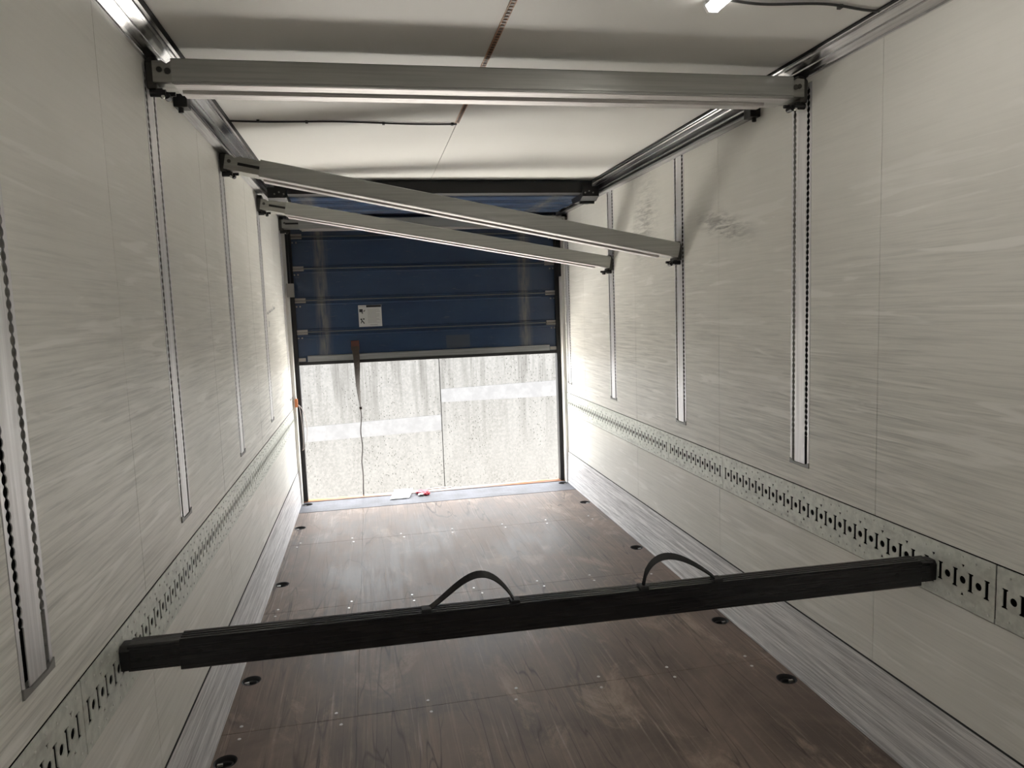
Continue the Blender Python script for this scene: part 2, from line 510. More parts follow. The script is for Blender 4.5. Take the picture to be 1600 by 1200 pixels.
for side, nm, s0 in ((-1, 'wall_left', 2.205), (1, 'wall_right', 2.238)):
    lo, hi = sorted((side*1.262, side*1.31))
    w = MB().box((lo, YF-.05, -.12), (hi, YD+.05, 2.64)).build(nm, M_dark)
    structure(w, 'off-white laminate trailer side wall on the %s with lengthwise scuffs' % ('left' if side < 0 else 'right'), 'wall')
    seams = [YF] + [s0 + PITCH*k for k in range(-2, 4)] + [6.39]
    for k in range(len(seams)-1):
        a, b = seams[k]+.0013, seams[k+1]-.0013
        cuts = [c for c in CH if a < c < b]
        mb = MB(); holes_panel(mb, side, a, b, ET+.004, 2.60, cuts)
        m = M_wall
        if side > 0 and abs(seams[k]-2.238) < .05: m = M_wall_grimy
        if side > 0 and (abs(seams[k]-3.424) < .05 or abs(seams[k]-4.61) < .05): m = M_wall_grimy2
        mb.build('panel', m, w)
        l2, h2 = sorted((side*W, side*1.262))
        MB().box((l2, a, 0.), (h2, b, EB-.004)).build('lower_panel', M_wall, w)
    # scuff plate along the floor
    l2, h2 = sorted((side*1.2145, side*(W-.0005)))
    pr = [(side*1.2138, -.029), (side*1.2138, .010), (side*1.2155, .014), (side*1.2255, SC), (side*1.2295, SC), (side*1.2295, -.029)]
    b_ = MB()
    b_.prism(pr, 'y', YF, 6.40)
    bb = b_.build('baseboard_left' if side < 0 else 'baseboard_right', M_scuff)
    structure(bb, 'scratched aluminium scuff plate along the %s wall' % ('left' if side < 0 else 'right'), 'scuff plate')
    q0, q1 = sorted((side*1.2262, side*1.2298))
    MB().box((q0, YF, SC+.0002), (q1, 6.40, SC+.0055)).build('joint_strip', M_rubber, bb)
    # aluminium cornice
    S = side
    pr = [(S*1.2295, CB-.012), (S*1.221, CB-.012), (S*1.221, CB-.004), (S*1.214, CB), (S*1.196, CB+.0075), (S*1.194, CB+.0045),
          (S*1.188, CB+.007), (S*1.187, CB+.012), (S*1.160, CB+.021), (S*1.157, CB+.019), (S*1.150, CB+.022), (S*1.148, CB+.029), (S*1.139, CB+.031),
          (S*1.139, H-.0005), (S*1.2295, H-.0005)]
    t = MB().prism(pr, 'y', YF, 6.40).build('trim_1' if side < 0 else 'trim_2', M_cove)
    structure(t, 'polished ribbed aluminium cornice along the top of the %s wall' % ('left' if side < 0 else 'right'), 'cornice')
    MB().box((min(S*1.126, S*1.139), YF, H-.006), (max(S*1.126, S*1.139), 6.40, H-.0005)).build('seal_strip', M_rubber, t)

structure(MB().box((-1.31, YF-.08, -.12), (1.31, YF, 2.64)).build('wall_front', M_wall), 'plain off-white front bulkhead behind the viewer', 'wall')

# ------------------------------------------------------------------ ceiling
ce = MB().box((-1.31, YF-.05, H+.012), (1.31, 6.56, 2.66)).build('ceiling', M_seam)
structure(ce, 'off-white laminate trailer ceiling with one lengthwise seam', 'ceiling')
CMX = -.062
MB().box((-1.262, YF, H), (CMX-.0015, 6.5, H+.012)).build('panel', M_ceil, ce)
MB().box((CMX+.0015, YF, H), (1.262, 6.5, H+.012)).build('panel', M_ceil, ce)

# ------------------------------------------------------------------ wall tracks (slotted vertical rails)
def track_parts(parent, side, hgt, y_hw):
    """local frame: origin at the track's foot on the wall face; y across, z up; +x is out of the room for side=1"""
    def Xp(d): return side*d
    def slab(mb, e0, e1, zs):
        """strip between two edge curves, front face at d=-.0005, 4 mm thick"""
        n = len(zs)
        vs_ = []
        for k in range(n):
            vs_ += [(Xp(-.0008), e0[k], zs[k]), (Xp(-.0008), e1[k], zs[k]), (Xp(.0014), e1[k], zs[k]), (Xp(.0014), e0[k], zs[k])]
        fs = [(0, 1, 2, 3), tuple(4*(n-1)+q for q in (3, 2, 1, 0))]
        for k in range(n-1):
            for q in range(4):
                fs.append((4*k+q, 4*k+4+q, 4*k+4+(q+1) % 4, 4*k+(q+1) % 4))
        mb.add(vs_, fs)
    zs = [.012, .132]; wd = [.0092, .0092]
    per = .0235; z = .134
    prof = [(0, .0046), (.14, .0082), (.30, .0102), (.56, .0102), (.72, .0082), (.86, .0046)]
    while z + per < hgt-.01:
        for t, ww in prof: zs.append(z+t*per); wd.append(ww)
        z += per
    zs.append(hgt); wd.append(.0038)
    sc_ = .0455
    hw = y_hw
    mb = MB(); slab(mb, [-hw+.001]*len(zs), [-sc_-w_ for w_ in wd], zs)
    mb.build('rim', M_track, parent)
    mb = MB(); slab(mb, [sc_+w_ for w_ in wd], [hw-.001]*len(zs), zs)
    mb.build('rim', M_track, parent)
    mb = MB(); slab(mb, [-sc_+w_ for w_ in wd], [sc_-w_ for w_ in wd], zs)
    mb.build('centre_strip', M_track, parent)
    a, b = sorted((Xp(.0285), Xp(.0315)))
    MB().box((a, -hw+.001, .0), (b, hw-.001, hgt)).build('backing', M_recess, parent)
    # bevelled foot
    mb = MB().prism([(-hw, 0.), (hw, 0.), (hw, .022), (sc_+.006, .016), (sc_-.01, .010), (-sc_+.01, .010), (-sc_-.006, .016), (-hw, .022)], 'x', Xp(-.004), Xp(.006))
    mb.build('end_cap', M_cap, parent)

NM = {(-1, 0): 'slotted aluminium wall track nearest the viewer on the left wall, cut by the picture edge',
      (-1, 1): 'left wall slotted track under the left end of the nearest level beam',
      (-1, 2): 'left wall slotted track under the raised end of the longer sloping beam',
      (-1, 3): 'left wall slotted track under the raised end of the farther sloping beam',
      (-1, 4): 'slotted wall track on the left wall right beside the blue door',
      (1, 0): 'slotted wall track on the right wall beside the viewer, outside the picture',
      (1, 1): 'widest slotted track on the right wall, under the nearest level beam',
      (1, 2): 'right wall slotted track crossed by the low end of the longer sloping beam',
      (1, 3): 'right wall slotted track crossed by the low end of the farther sloping beam',
      (1, 4): 'slotted wall track on the right wall right beside the blue door'}
protos = {}
for side in (-1, 1):
    for i, c in enumerate(CH):
        if (side, i) not in NM: continue
        e = empty('wall_track', (side*W, c, CHB))
        tag(e, NM[(side, i)], 'wall track', 'slotted wall tracks')
        if side not in protos:
            track_parts(e, side, CHT-CHB, CHW); protos[side] = e
        else:
            for ch in protos[side].children:
                k = ch.copy(); COL.objects.link(k); k.parent = e

# ------------------------------------------------------------------ lashing rails
def rail(side, y0, y1, label):
    e = empty('lashing_rail', (side*W, (y0+y1)/2, EB)); tag(e, label, 'lashing rail', 'perforated lashing rails on the side walls')
    L = y1-y0; n = max(2, round(L/.0584)); p = L/n; hh = ET-EB
    mb = MB()
    Pl = lambda u, v: (side*-.003, u, v)
    dv = (side*.0028, 0, 0)
    c0 = -L/2
    def cell(a, b, holes): mb.holed([(a, 0), (b, 0), (b, hh), (a, hh)], holes, Pl, dv)
    zc = .764-EB
    def slot(y):
        h, w_, sw, sh = .030, .0065, .0105, .006
        return [(y-sw, zc-h), (y+sw, zc-h), (y+sw, zc-h+sh*.6), (y+w_, zc-h+sh), (y+w_, zc+h-sh), (y+sw, zc+h-sh*.6), (y+sw, zc+h), (y-sw, zc+h), (y-sw, zc+h-sh*.6), (y-w_, zc+h-sh), (y-w_, zc-h+sh), (y-sw, zc-h+sh*.6)]
    cell(c0+.0006, c0+p/4, [])
    for k in range(n):
        y = c0+p/2+k*p
        cell(y-p/4, y+p/4, [slot(y)])
        if k < n-1:
            yc = y+p/2; hs = [circ(yc, zc, .0122, 14)]
            if k % 2:
                hs.append([(yc-.007, zc+.050), (yc+.007, zc+.050), (yc, zc+.038)][::-1])
                hs.append([(yc-.007, zc-.050), (yc+.007, zc-.050), (yc, zc-.038)])
            cell(yc-p/4, yc+p/4, hs)
    cell(L/2-p/4, L/2-.0006, [])
    mb.build('plate', M_galv, e)
    a, b = sorted((side*.027, side*.031))
    MB().box((a, -L/2+.001, 0), (b, L/2-.001, hh)).build('backing', M_recess, e)
    rv = MB()
    k = 0; y = -L/2+.02
    while y < L/2-.015:
        for zz in (hh-.016-(.008 if k % 2 else 0), .016+(.008 if k % 2 else 0)):
            rv.cyl((side*-.004, y, zz), 'x', .0032, .003, 8)
        y += .05; k += 1
    stuff(rv.build('rivets', M_rivet, e))
    return e
rail(1, YF, 1.716, 'perforated lashing rail piece cut by the right picture edge, before the black bar')
rail(1, 1.720, 3.384, 'long perforated lashing rail piece on the right wall that holds the black bar')
rail(1, 3.386, 4.077, 'short perforated lashing rail piece in the middle of the right wall')
rail(1, 4.079, 6.385, 'perforated lashing rail piece on the right wall running up to the door')
rail(-1, YF, 1.70, 'perforated lashing rail piece at the lower left picture corner, nearer than the black bar')
rail(-1, 1.704, 4.077, 'long perforated lashing rail piece on the left wall that holds the black bar')
rail(-1, 4.079, 6.385, 'perforated lashing rail piece on the left wall running up to the door')

# ------------------------------------------------------------------ doorway posts and vertical guide tracks
for side, nm in ((-1, 'trim_3'), (1, 'trim_4')):
    S = side
    def bxs(x0, x1, y0, y1, z0, z1):
        a, b = sorted((S*x0, S*x1)); return MB().box((a, y0, z0), (b, y1, z1))
    t = bxs(1.203, 1.262, 6.392, 6.52, -.03, 2.60).build(nm, M_post, bevel=.004)
    structure(t, 'white rear door post at the %s side of the opening' % ('left' if S < 0 else 'right'), 'door post')
    bxs(1.165, 1.2025, 6.47, 6.54, .007, 2.46).build('guide_channel', M_rubber, t)
    if S < 0:
        bxs(1.186, 1.203, 6.385, 6.47, 1.82, 2.46).build('guide_cover', M_rubber, t)
        o = bxs(1.155, 1.215, 6.36, 6.40, 1.815, 1.93).build('catch_plate', M_roller, t, bevel=.003); o['label'] = 'grey catch plate'
    else:
        bxs(1.186, 1.203, 6.385, 6.47, 1.93, 2.44).build('guide_cover', M_rubber, t)
        bxs(1.2295, 1.226, 6.20, 6.25, 2.32, 2.42).build('bracket_plate', M_post, t)

structure(MB().box((-1.31, 6.525, 2.28), (1.31, 6.60, 2.70)).build('trim_5', M_post), 'white header above the rear door opening, behind the blue door', 'door header')

# ------------------------------------------------------------------ blue sectional door
DY = 6.50
door = empty('door_1', (0, DY, 1.235)); structure(door, 'blue sectional overhead door, half open, sections with dark hinge rails', 'door')
dz = -1.235
SEC = .2745
edges = [1.235 + SEC*k for k in range(5)]      # 1.235 .. 2.333
def section(vertical, a, b):
    """a door section between two hinge lines; ribbed at both edges"""
    T = .018
    prof = [(0, 0), (0, .012), (-.005, .016), (-.005, .024), (0, .030), (0, b-a-.040), (-.006, b-a-.034), (-.006, b-a-.024), (0, b-a-.018), (0, b-a-.010), (.004, b-a-.002), (T, b-a-.002), (T, 0)]
    return prof
for k in range(4):
    a, b = edges[k], edges[k+1]
    prof = section(True, a, b)
    p_ = MB().prism([(y, z+a+dz) for y, z in prof], 'x', -1.178, 1.178).build('panel', M_blue, door)
    # hinge rail over the joint to the next section
    if k < 4:
        MB().prism([(-.013, b+dz-.004), (-.013, b+dz+.003), (-.007, b+dz+.006), (.004, b+dz+.004), (.004, b+dz-.004)], 'x', -1.075, 1.085).build('hinge_rail', M_hrail, p_)
        MB().box((-1.1, .006, b+dz-.003), (1.1, .016, b+dz+.004)).build('hinge_gap', M_rubber, p_)
        for S in (-1, 1):
            x0, x1 = sorted((S*1.075, S*1.172))
            MB().prism([(-.018, b+dz-.020), (-.018, b+dz-.006), (-.010, b+dz), (-.018, b+dz+.006), (-.018, b+dz+.022), (.0, b+dz+.022), (.0, b+dz-.020)], 'x', x0, x1).build('roller_bracket', M_roller, p_)
            for q in (0, 1):
                rv = MB().cyl((S*(1.125+q*.03), -.004, b+dz-.05), 'y', .007, .010, 10).build('bolt', M_roller, p_)
# bottom rail, seal and its end brackets
MB().prism([(-.014, dz+1.262), (-.010, dz+1.300), (-.0005, dz+1.304), (-.0005, dz+1.25), (-.014, dz+1.25)], 'x', -1.09, 1.10).build('bottom_rail', M_botrail, door)
MB().box((-1.165, -.012, dz+1.222), (1.165, .022, dz+1.249)).build('bottom_seal', M_rubber, door)
for S in (-1, 1):
    x0, x1 = sorted((S*1.105, S*1.172))
    MB().box((x0, -.02, dz+1.255), (x1, -.001, dz+1.285)).build('bottom_bracket', M_roller, door, bevel=.002)
# curved transition section: from vertical to the ceiling run
HZ = 2.482
pts_c = []
R_ = .135
for k in range(9):
    th = (PI/2)*k/8
    pts_c.append((6.50 - R_ + R_*math.cos(th) - DY, edges[4]+.002 + (HZ-edges[4]-.002)*math.sin(th) + dz))
prof = pts_c + [(p[0]*1.0+.016*math.cos(PI/2*i/8)+.0, p[1]+.016*math.sin(PI/2*i/8)) for i, p in reversed(list(enumerate(pts_c)))]
pc = MB().prism(prof, 'x', -1.165, 1.165).build('panel', M_blue, door)
for S in (-1, 1):
    x0, x1 = sorted((S*1.05, S*1.14))
    MB().box((x0, -.165, dz+HZ-.018), (x1, -.12, dz+HZ-.002)).build('roller_bracket', M_roller, pc)
# sections parked flat under the ceiling
hy = [6.362, 6.09, 5.815, 5.54, 5.265]
for k in range(4):
    a, b = hy[k+1], hy[k]
    prof = [(a+.004-DY, 0), (a+.022-DY, 0), (a+.030-DY, -.008), (a+.042-DY, -.008), (a+.05-DY, 0), (b-.05-DY, 0), (b-.042-DY, -.008), (b-.03-DY, -.008), (b-.022-DY, 0), (b-.004-DY, 0), (b-.004-DY, .022), (a+.004-DY, .022)]
    p_ = MB().prism([(y, z+HZ+dz) for y, z in prof], 'x', -1.12, 1.12).build('panel', M_blue, door)
    MB().box((-1.12, a-DY-.004, HZ+dz-.004), (1.12, a-DY+.003, HZ+dz+.02)).build('hinge_rail', M_rubber, p_)
# top edge of the door leaf, with the shadowed gap above filled in black, and its runner brackets
MB().prism([(5.15-DY, HZ+dz-.002), (5.15-DY, H+dz-.01), (5.175-DY, H+dz-.01), (5.19-DY, HZ+dz+.03), (5.262-DY, HZ+dz+.022), (5.262-DY, HZ+dz-.002)], 'x', -1.12, 1.12).build('top_edge_shade', M_rubber, door)
for S in (-1, 1):
    mb = MB()
    x0, x1 = sorted((S*1.04, S*1.165))
    mb.prism([(5.13-DY, HZ+dz+.04), (5.13-DY, HZ+dz-.03), (5.20-DY, HZ+dz-.055), (5.40-DY, HZ+dz-.05), (5.42-DY, HZ+dz-.02), (5.42-DY, HZ+dz-.009), (5.20-DY, HZ+dz-.009), (5.146-DY, HZ+dz+.04)], 'x', x0, x1)
    mb.cyl((S*1.10, 5.22-DY, HZ+dz-.062), 'x', .012, .11, 10)
    mb.build('runner_bracket', M_black, door)
    mb = MB()
    for q in range(3): mb.cyl((S*(1.06+.03*q), 5.128-DY, HZ+dz-.005+.012*(q % 2)), 'y', .006, .006, 8)
    mb.build('bolt', M_roller, door)
# sticker with pictograms, print lines and a heading bar
def door_flat(name, x0, x1, z0, z1, m, parent, d):
    return MB().box((x0, -.0005-d, z0+dz), (x1, -.0001-d+.0004, z1+dz)).build(name, m, parent)
st = door_flat('sticker', -.632, -.430, 1.535, 1.728, M_stick, door, .0008); st['label'] = 'white instruction sticker with black pictograms'
door_flat('heading_bar', -.562, -.432, 1.708, 1.727, M_stick_blk, st, .0018)
for q in range(7):
    door_flat('heading_mark', -.626+.008*q, -.622+.008*q, 1.711, 1.722, M_stick_text, st, .0018)
for q in range(12):
    zz = 1.692 - q*.0105
    door_flat('print_line', -.553, -.442 - (.03 if q in (3, 7, 10) else 0) - .01*random.random(), zz-.004, zz, M_stick_text, st, .0018)
door_flat('print_line', -.535, -.470, 1.549, 1.556, M_stick_text, st, .0018)
mb = MB()
def pgm(x0, x1, z0, z1): mb.box((x0, -.0028, z0+dz), (x1, -.0018, z1+dz))
pgm(-.624, -.594, 1.668, 1.694); pgm(-.606, -.601, 1.655, 1.668); pgm(-.598, -.593, 1.652, 1.668); pgm(-.588, -.578, 1.672, 1.680); pgm(-.579, -.573, 1.678, 1.686)
mb.build('pictogram', M_stick_blk, st)
mb = MB()
pgm(-.617, -.603, 1.600, 1.611); pgm(-.596, -.582, 1.601, 1.612)
for q in range(5): pgm(-.611+.005*q, -.603+.005*q, 1.590-.0062*q, 1.600-.0062*q)
pgm(-.607, -.597, 1.585, 1.593); pgm(-.613, -.606, 1.577, 1.586); pgm(-.616, -.610, 1.568, 1.578)
mb.build('pictogram', M_stick_blk, st)
o = door_flat('sticker', .136, .352, 1.315, 1.432, M_ghost, door, .0004); o['label'] = 'faded dark sticker film on the lowest section'

# horizontal runner tracks under the cornice
for S, nm in ((-1, 'left'), (1, 'right')):
    y0, y1 = 3.05, 6.40
    e = empty('door_runner_track', (S*1.195, y0, 2.495))
    tag(e, 'aluminium overhead door runner track with black end stop under the %s cornice' % nm, 'door track', 'overhead door runner tracks')
    # C-shaped track: closed back against the wall, open towards the room
    pr = [(S*.0335, .020), (S*-.002, .020), (S*-.002, .015), (S*.028, .015), (S*.028, -.013), (S*-.006, -.013), (S*-.006, -.007), (S*-.012, -.007), (S*-.012, -.019), (S*.0335, -.019)]
    MB().prism(pr, 'y', 0, y1-y0).build('rail', M_runner, e)
    mb = MB().box(tuple(min(a, b) for a, b in zip((S*-.016, -.03, -.026), (S*.034, .03, .024))), tuple(max(a, b) for a, b in zip((S*-.016, -.03, -.026), (S*.034, .03, .024))))
    mb.cyl((S*.012, -.012, -.03), 'z', .010, .03, 10)
    mb.build('end_stop', M_black, e, bevel=.003)

# ------------------------------------------------------------------ decking beams
def decking_beam(y, zl, zr, xl, xr, label, slot_left=True):
    """spans the walls at position y; zl / zr = centre height at the left and right wall; xl / xr = ends of the outer tube"""
    e = empty('decking_beam', (0, y, (zl+zr)/2)); tag(e, label, 'cargo beam', 'grey aluminium decking beams between wall tracks')
    ang = math.atan2(zl-zr, 2*W)          # falls towards the right
    R3 = Matrix.Rotation(ang, 4, 'Y')
    ca = math.cos(ang)
    h = .0415; d = .07
    ax, bx = xl/ca, xr/ca
    tube_p = [(-d, h-.004), (-d, -h+.009), (-d+.004, -h+.009), (-d+.004, -h+.004), (-d, -h+.004), (-d, -h), (d, -h), (d, h), (-d+.004, h)]
    MB().prism(tube_p, 'x', ax, bx).xform(R3).build('tube', M_beam, e)
    lr = MB().prism([(.004, -h), (.006, -h-.009), (.010, -h-.011), (d-.006, -h-.011), (d-.002, -h-.007), (d-.002, -h)], 'x', ax+.015, bx-.085)
    # front rail edge and bevelled end
    lr.xform(R3).build('lower_rail', M_beam_rail, e)
    MB().box((ax+.004, -d+.006, -h-.0015), (bx-.004, -.006, -h+.0005)).xform(R3).build('underside', M_beam_rail, e)
    for S in (-1, 1):
        end = ax if S < 0 else bx
        wall_x = S*(W-.003)
        zw = (zl-zr)/2 if S < 0 else (zr-zl)/2
        tip = S*(W-.028)/ca
        # sleeve sliding out of the tube (front cheek with a sloped top near the wall)
        span = abs(tip-end)
        if span > .012:
            x1_, x2_ = end+S*-.02, tip
            top = h-.007
            pr = [(x1_, -h+.006), (x2_, -h+.006), (x2_, top-.002)]
            if span > .05: pr += [(x2_-S*.030, top), (x2_-S*.045, top-.010), (x2_-S*.062, top)]
            pr += [(x1_, top)]
            slv = MB().prism(pr, 'y', -d+.005, d-.005).xform(R3).build('sleeve', M_sleeve, e)
            mb = MB()
            if span > .1:
                xa, xb = sorted((end+S*.0, end+S*.105)); mb.box((xa, -d+.0035, -.008), (xb, -d+.0052, .006))
                mb.build('slot', M_barhole, slv) if False else mb.xform(R3).build('slot', M_barhole, slv)
            mb = MB().cyl((tip-S*.022, -d+.004, .004), 'y', .009, .006, 12)
            if span <= .1 and span > .03: mb.cyl((end+S*.012, -d+.004, .0), 'y', .010, .006, 12)
            mb.xform(R3).build('rivet', M_head, slv)
        # head that hooks into the track (upright)
        mb = MB()
        x0, x1 = sorted((S*(W-.034), wall_x))
        mb.prism([(-.046, zw-.052), (.046, zw-.052), (.040, zw+.040), (.02, zw+.056), (-.03, zw+.056), (-.052, zw+.03), (-.052, zw-.03)], 'x', x0, x1)
        mb.build('head', M_head, e, bevel=.003)
        # spring latch under the head: lever, two knobs and a pin
        mb = MB()
        xc = S*(W-.030)
        mb.box((min(xc, xc-S*.02), -.045, zw-.066), (max(xc, xc-S*.02), .02, zw-.050))
        mb.cyl((xc-S*.004, -.035, zw-.064), 'x', .0125, .05, 12)
        mb.cyl((xc-S*.028, -.018, zw-.070), 'y', .012, .034, 12)
        mb.cyl((xc-S*.040, -.012, zw-.060), 'x', .007, .028, 10)
        mb.build('latch', M_black, e)
        MB().cyl((xc-S*.020, -.038, zw-.076), 'y', .0055, .012, 10).build('latch_pin', M_screw, e)
    return e
decking_beam(2.715, 2.484, 2.484, -1.142, 1.152, 'level grey aluminium beam closest under the ceiling, spanning wall to wall, nearest the viewer')
decking_beam(3.905, 2.438, 1.945, -1.037, 1.204, 'longer sloping grey beam, high at the left wall and low at the right, in front of the other')
decking_beam(5.09, 2.404, 1.958, -1.045, 1.204, 'farther, lower and lighter sloping grey beam in front of the blue door')
decking_beam(6.275, 2.412, 2.412, -1.07, 1.12, 'small level grey beam right at the top of the blue door, mostly hidden by the sloping beams')

# ------------------------------------------------------------------ black cargo bar with two strap handles
def cargo_bar():
    zl, zr = .781, .755
    y0, y1 = 1.935, 1.997
    e = empty('cargo_bar', (0, 1.966, .768)); tag(e, 'black cargo bar with two carrying straps, spanning low from wall to wall', 'cargo bar')
    ang = math.atan2(zl-zr, 2.25); R3 = Matrix.Rotation(ang, 4, 'Y')
    h = .0415; d = .031
    # ridged top, plain sides
    top = []
    n = 4
    for k in range(n):
        a = -d+.003+(2*d-.006)*k/n; b = -d+.003+(2*d-.006)*(k+1)/n
        top += [(a+.0016, h-.006), (a+.0026, h), (b-.0026, h), (b-.0016, h-.006)]
    pr = [(-d, -h+.003), (-d, h-.003)] + top + [(d, h-.003), (d, -h+.003), (d-.003, -h), (-d+.003, -h)]
    MB().prism(pr, 'x', -1.078, 1.166).xform(R3).build('tube', M_bar, e)
    # inner sleeve at the left with adjustment holes
    s = MB().prism([(-d+.005, -h+.009), (-d+.005, h-.008), (-d+.012, h-.005), (d-.005, h-.005), (d-.005, -h+.009)], 'x', -1.206, -1.06).xform(R3).build('sleeve', M_bar, e)
    for q in range(4):
        MB().cyl((-1.178+.032*q, -d+.0048, -.004), 'y', .0062, .0015, 12).xform(R3).build('adjustment_hole', M_barhole, s)
    for x in (-1.03, 1.075):
        MB().cyl((x, -d-.0003, .004), 'y', .008, .0015, 14).xform(R3).build('bolt_hole', M_barhole, e)
    # right stub
    MB().prism([(-d+.004, -h+.012), (-d+.004, h-.008), (d-.004, h-.004), (d-.004, -h+.012)], 'x', 1.15, 1.212).xform(R3).build('sleeve', M_bar, e)
    for S in (-1, 1):
        zc = (.013 if S < 0 else -.013)
        x0, x1 = sorted((S*1.200, S*1.2255))
        mb = MB().prism([(-.027, zc-.030), (.027, zc-.030), (.028, zc+.024), (.02, zc+.036), (-.02, zc+.036), (-.028, zc+.024)], 'x', x0, x1)
        mb.build('head', M_black, e, bevel=.003)
    # strap handles
    def handle(xa, xb, peak, skew, tw):
        pts = []; wd = []
        N_ = 22
        for k in range(N_+1):
            t = k/N_
            x = xa+(xb-xa)*t
            tt = t**skew
            z = h - math.tan(ang)*x + peak*math.sin(PI*tt)**.85
            yy = -.004 + .010*math.sin(PI*t)
            pts.append((x, yy, z))
            a = tw[0] + (tw[1]-tw[0])*min(1, t*1.6) if t < .6 else tw[1] + (tw[2]-tw[1])*((t-.6)/.4)
            wd.append((0, math.cos(a)*.0105, math.sin(a)*.0105))
        hd = MB().ribbon(pts, wd, .004).build('strap_handle', M_web, e, smooth=False)
        for x in (xa, xb):
            MB().box((x-.014, -.020, h-math.tan(ang)*x-.003), (x+.014, .014, h-math.tan(ang)*x+.007)).build('strap_anchor', M_black, hd, bevel=.002)
    handle(-.428, -.172, .086, 1.45, (.15, .85, .3))
    handle(.222, .462, .086, .62, (1.1, .6, .35))
    return e
cargo_bar()

# ------------------------------------------------------------------ floor tie-down anchors
def anchor_parts(e):
    n = 24; mb = MB(); vs_ = []
    prof = [(AR+.0005, .001), (AR-.003, .0012), (AR-.006, -.010), (AR-.013, -.022), (.0, -.024)]
    for r, z in prof[:-1]:
        vs_ += [(r*math.cos(2*PI*i/n), r*math.sin(2*PI*i/n), z) for i in range(n)]
    vs_.append((0, 0, -.024))
    fs = []
    for k in range(3):
        for i in range(n): fs.append((k*n+i, k*n+(i+1) % n, (k+1)*n+(i+1) % n, (k+1)*n+i))
    for i in range(n): fs.append((3*n+i, 3*n+(i+1) % n, 4*n))
    mb.add(vs_, fs); mb.build('cup', M_rubber, e, smooth=True)
    pts = [(.026*math.cos(t), .020*math.sin(t), -.014) for t in [PI*.15+PI*1.7*k/16 for k in range(17)]]
    MB().tube(pts, .0045, 6).build('ring', M_dark, e, smooth=True)
    MB().box((.010, -.006, -.016), (.030, .004, -.006)).build('tab', M_screw, e, bevel=.001)
ALAB = ['nearest the viewer', 'just in front of the black bar', 'just beyond the black bar', 'third from the door', 'next to the doorway corner']
ALL_ = [['round floor tie-down at the left, nearest the viewer, cut by the bottom edge',
         'round recessed floor tie-down at the left floor edge, just below the black bar',
         'round recessed floor tie-down at the left floor edge, first one beyond the black bar',
         'round recessed floor tie-down at the left floor edge, second one beyond the black bar',
         'round recessed floor tie-down in the left doorway corner on the tread plate'],
        ['round recessed floor tie-down at the right floor edge, nearest the viewer',
         'round recessed floor tie-down at the right floor edge, just below the black bar',
         'round recessed floor tie-down at the right floor edge, first one beyond the black bar',
         'round recessed floor tie-down at the right floor edge, second one beyond the black bar',
         'round recessed floor tie-down in the right doorway corner on the tread plate']]
src = None
for si_, S in enumerate((-1, 1)):
    for i, a in enumerate(ANCH):
        e = empty('tie_down_anchor', (S*AX, a, 0.002 if i == 4 else 0)); tag(e, ALL_[si_][i], 'tie-down', 'round floor tie-downs')
        e.rotation_euler = (0, 0, 0 if S > 0 else PI)
        if src is None: anchor_parts(e); src = e
        else:
            for ch in src.children:
                k = ch.copy(); COL.objects.link(k); k.parent = e

# ------------------------------------------------------------------ ceiling fittings
e = empty('light_strip', (CMX, 1.2, H)); tag(e, 'narrow amber dotted light strip along the middle of the ceiling', 'light strip')
MB().box((-.010, 0, -.003), (.010, 2.42, -.0003)).build('backing', M_led, e)
mb = MB()
for k in range(100): mb.box((-.006, .010+.024*k, -.0052), (.006, .022+.024*k, -.003))
stuff(mb.build('dots', M_chip, e))
# cables with clips
def cable(name, pts, label, clips):
    e = empty(name, pts[0]); tag(e, label, 'cable')
    o_ = Vector(pts[0])
    MB().tube([Vector(p)-o_ for p in pts], .0042, 6).build('wire', M_cable, e, smooth=True)
    for c in clips:
        c = Vector(c)-o_
        MB().box((c.x-.006, c.y-.008, c.z-.006), (c.x+.006, c.y+.008, c.z+.0052)).build('clip', M_cable, e)
zc_ = H-.0055
pts = [(CMX, 3.625, zc_)]
for k in range(1, 25):
    t = k/24; pts.append((CMX + (-1.136-CMX)*t, 3.625+.012*math.sin(t*9)-.008*t, zc_))
cable('ceiling_cable', pts, 'thin dark cable across the ceiling from the light strip to the left cornice', [(-.085, 3.625, zc_), (-.42, 3.63, zc_), (-.78, 3.622, zc_), (-1.0, 3.617, zc_)])
pts = [(.60, 2.118, zc_)]
for k in range(1, 25):
    t = k/24; pts.append((.60 + (1.136-.60)*t, 2.118+.014*math.sin(t*8)+.012*t, zc_))
cable('ceiling_cable', pts, 'dark cable on the ceiling from the batten lamp to the right cornice', [(.98, 2.125, zc_)])
# batten lamps: one cut by the top of the picture, two unseen ones added to brighten the near walls
M_diff = mat('lamp_diffuser', (.85, .85, .85), .4, emit=((1.0, .95, .88), LAMP))
def batten(x, y0, y1, label):
    e = empty('batten_lamp', (x, y0, H)); tag(e, label, 'lamp', 'white ceiling batten lamps')
    L = y1-y0
    MB().prism([(-.026, -.0005), (.026, -.0005), (.026, -.012), (-.026, -.012)], 'y', .012, L-.012).build('body', M_lamp_body, e)
    MB().prism([(-.024, -.0125), (.024, -.0125), (.014, -.031), (-.014, -.031)], 'y', .012, L-.012).build('diffuser', M_diff, e)
    for a_, b_ in ((0, .012), (L-.012, L)):
        MB().prism([(-.027, -.0005), (.027, -.0005), (.027, -.014), (.015, -.033), (-.015, -.033), (-.027, -.014)], 'y', a_, b_).build('end_cap', M_lamp_body, e)
batten(.555, .95, 2.155, 'white batten lamp on the ceiling, only its end showing at the top edge')
batten(-.62, -.45, .75, 'added unseen batten lamp on the ceiling to the left above the viewer, brightening the near walls')
batten(.555, -.95, .25, 'added unseen batten lamp on the ceiling to the right behind the viewer, brightening the near walls')

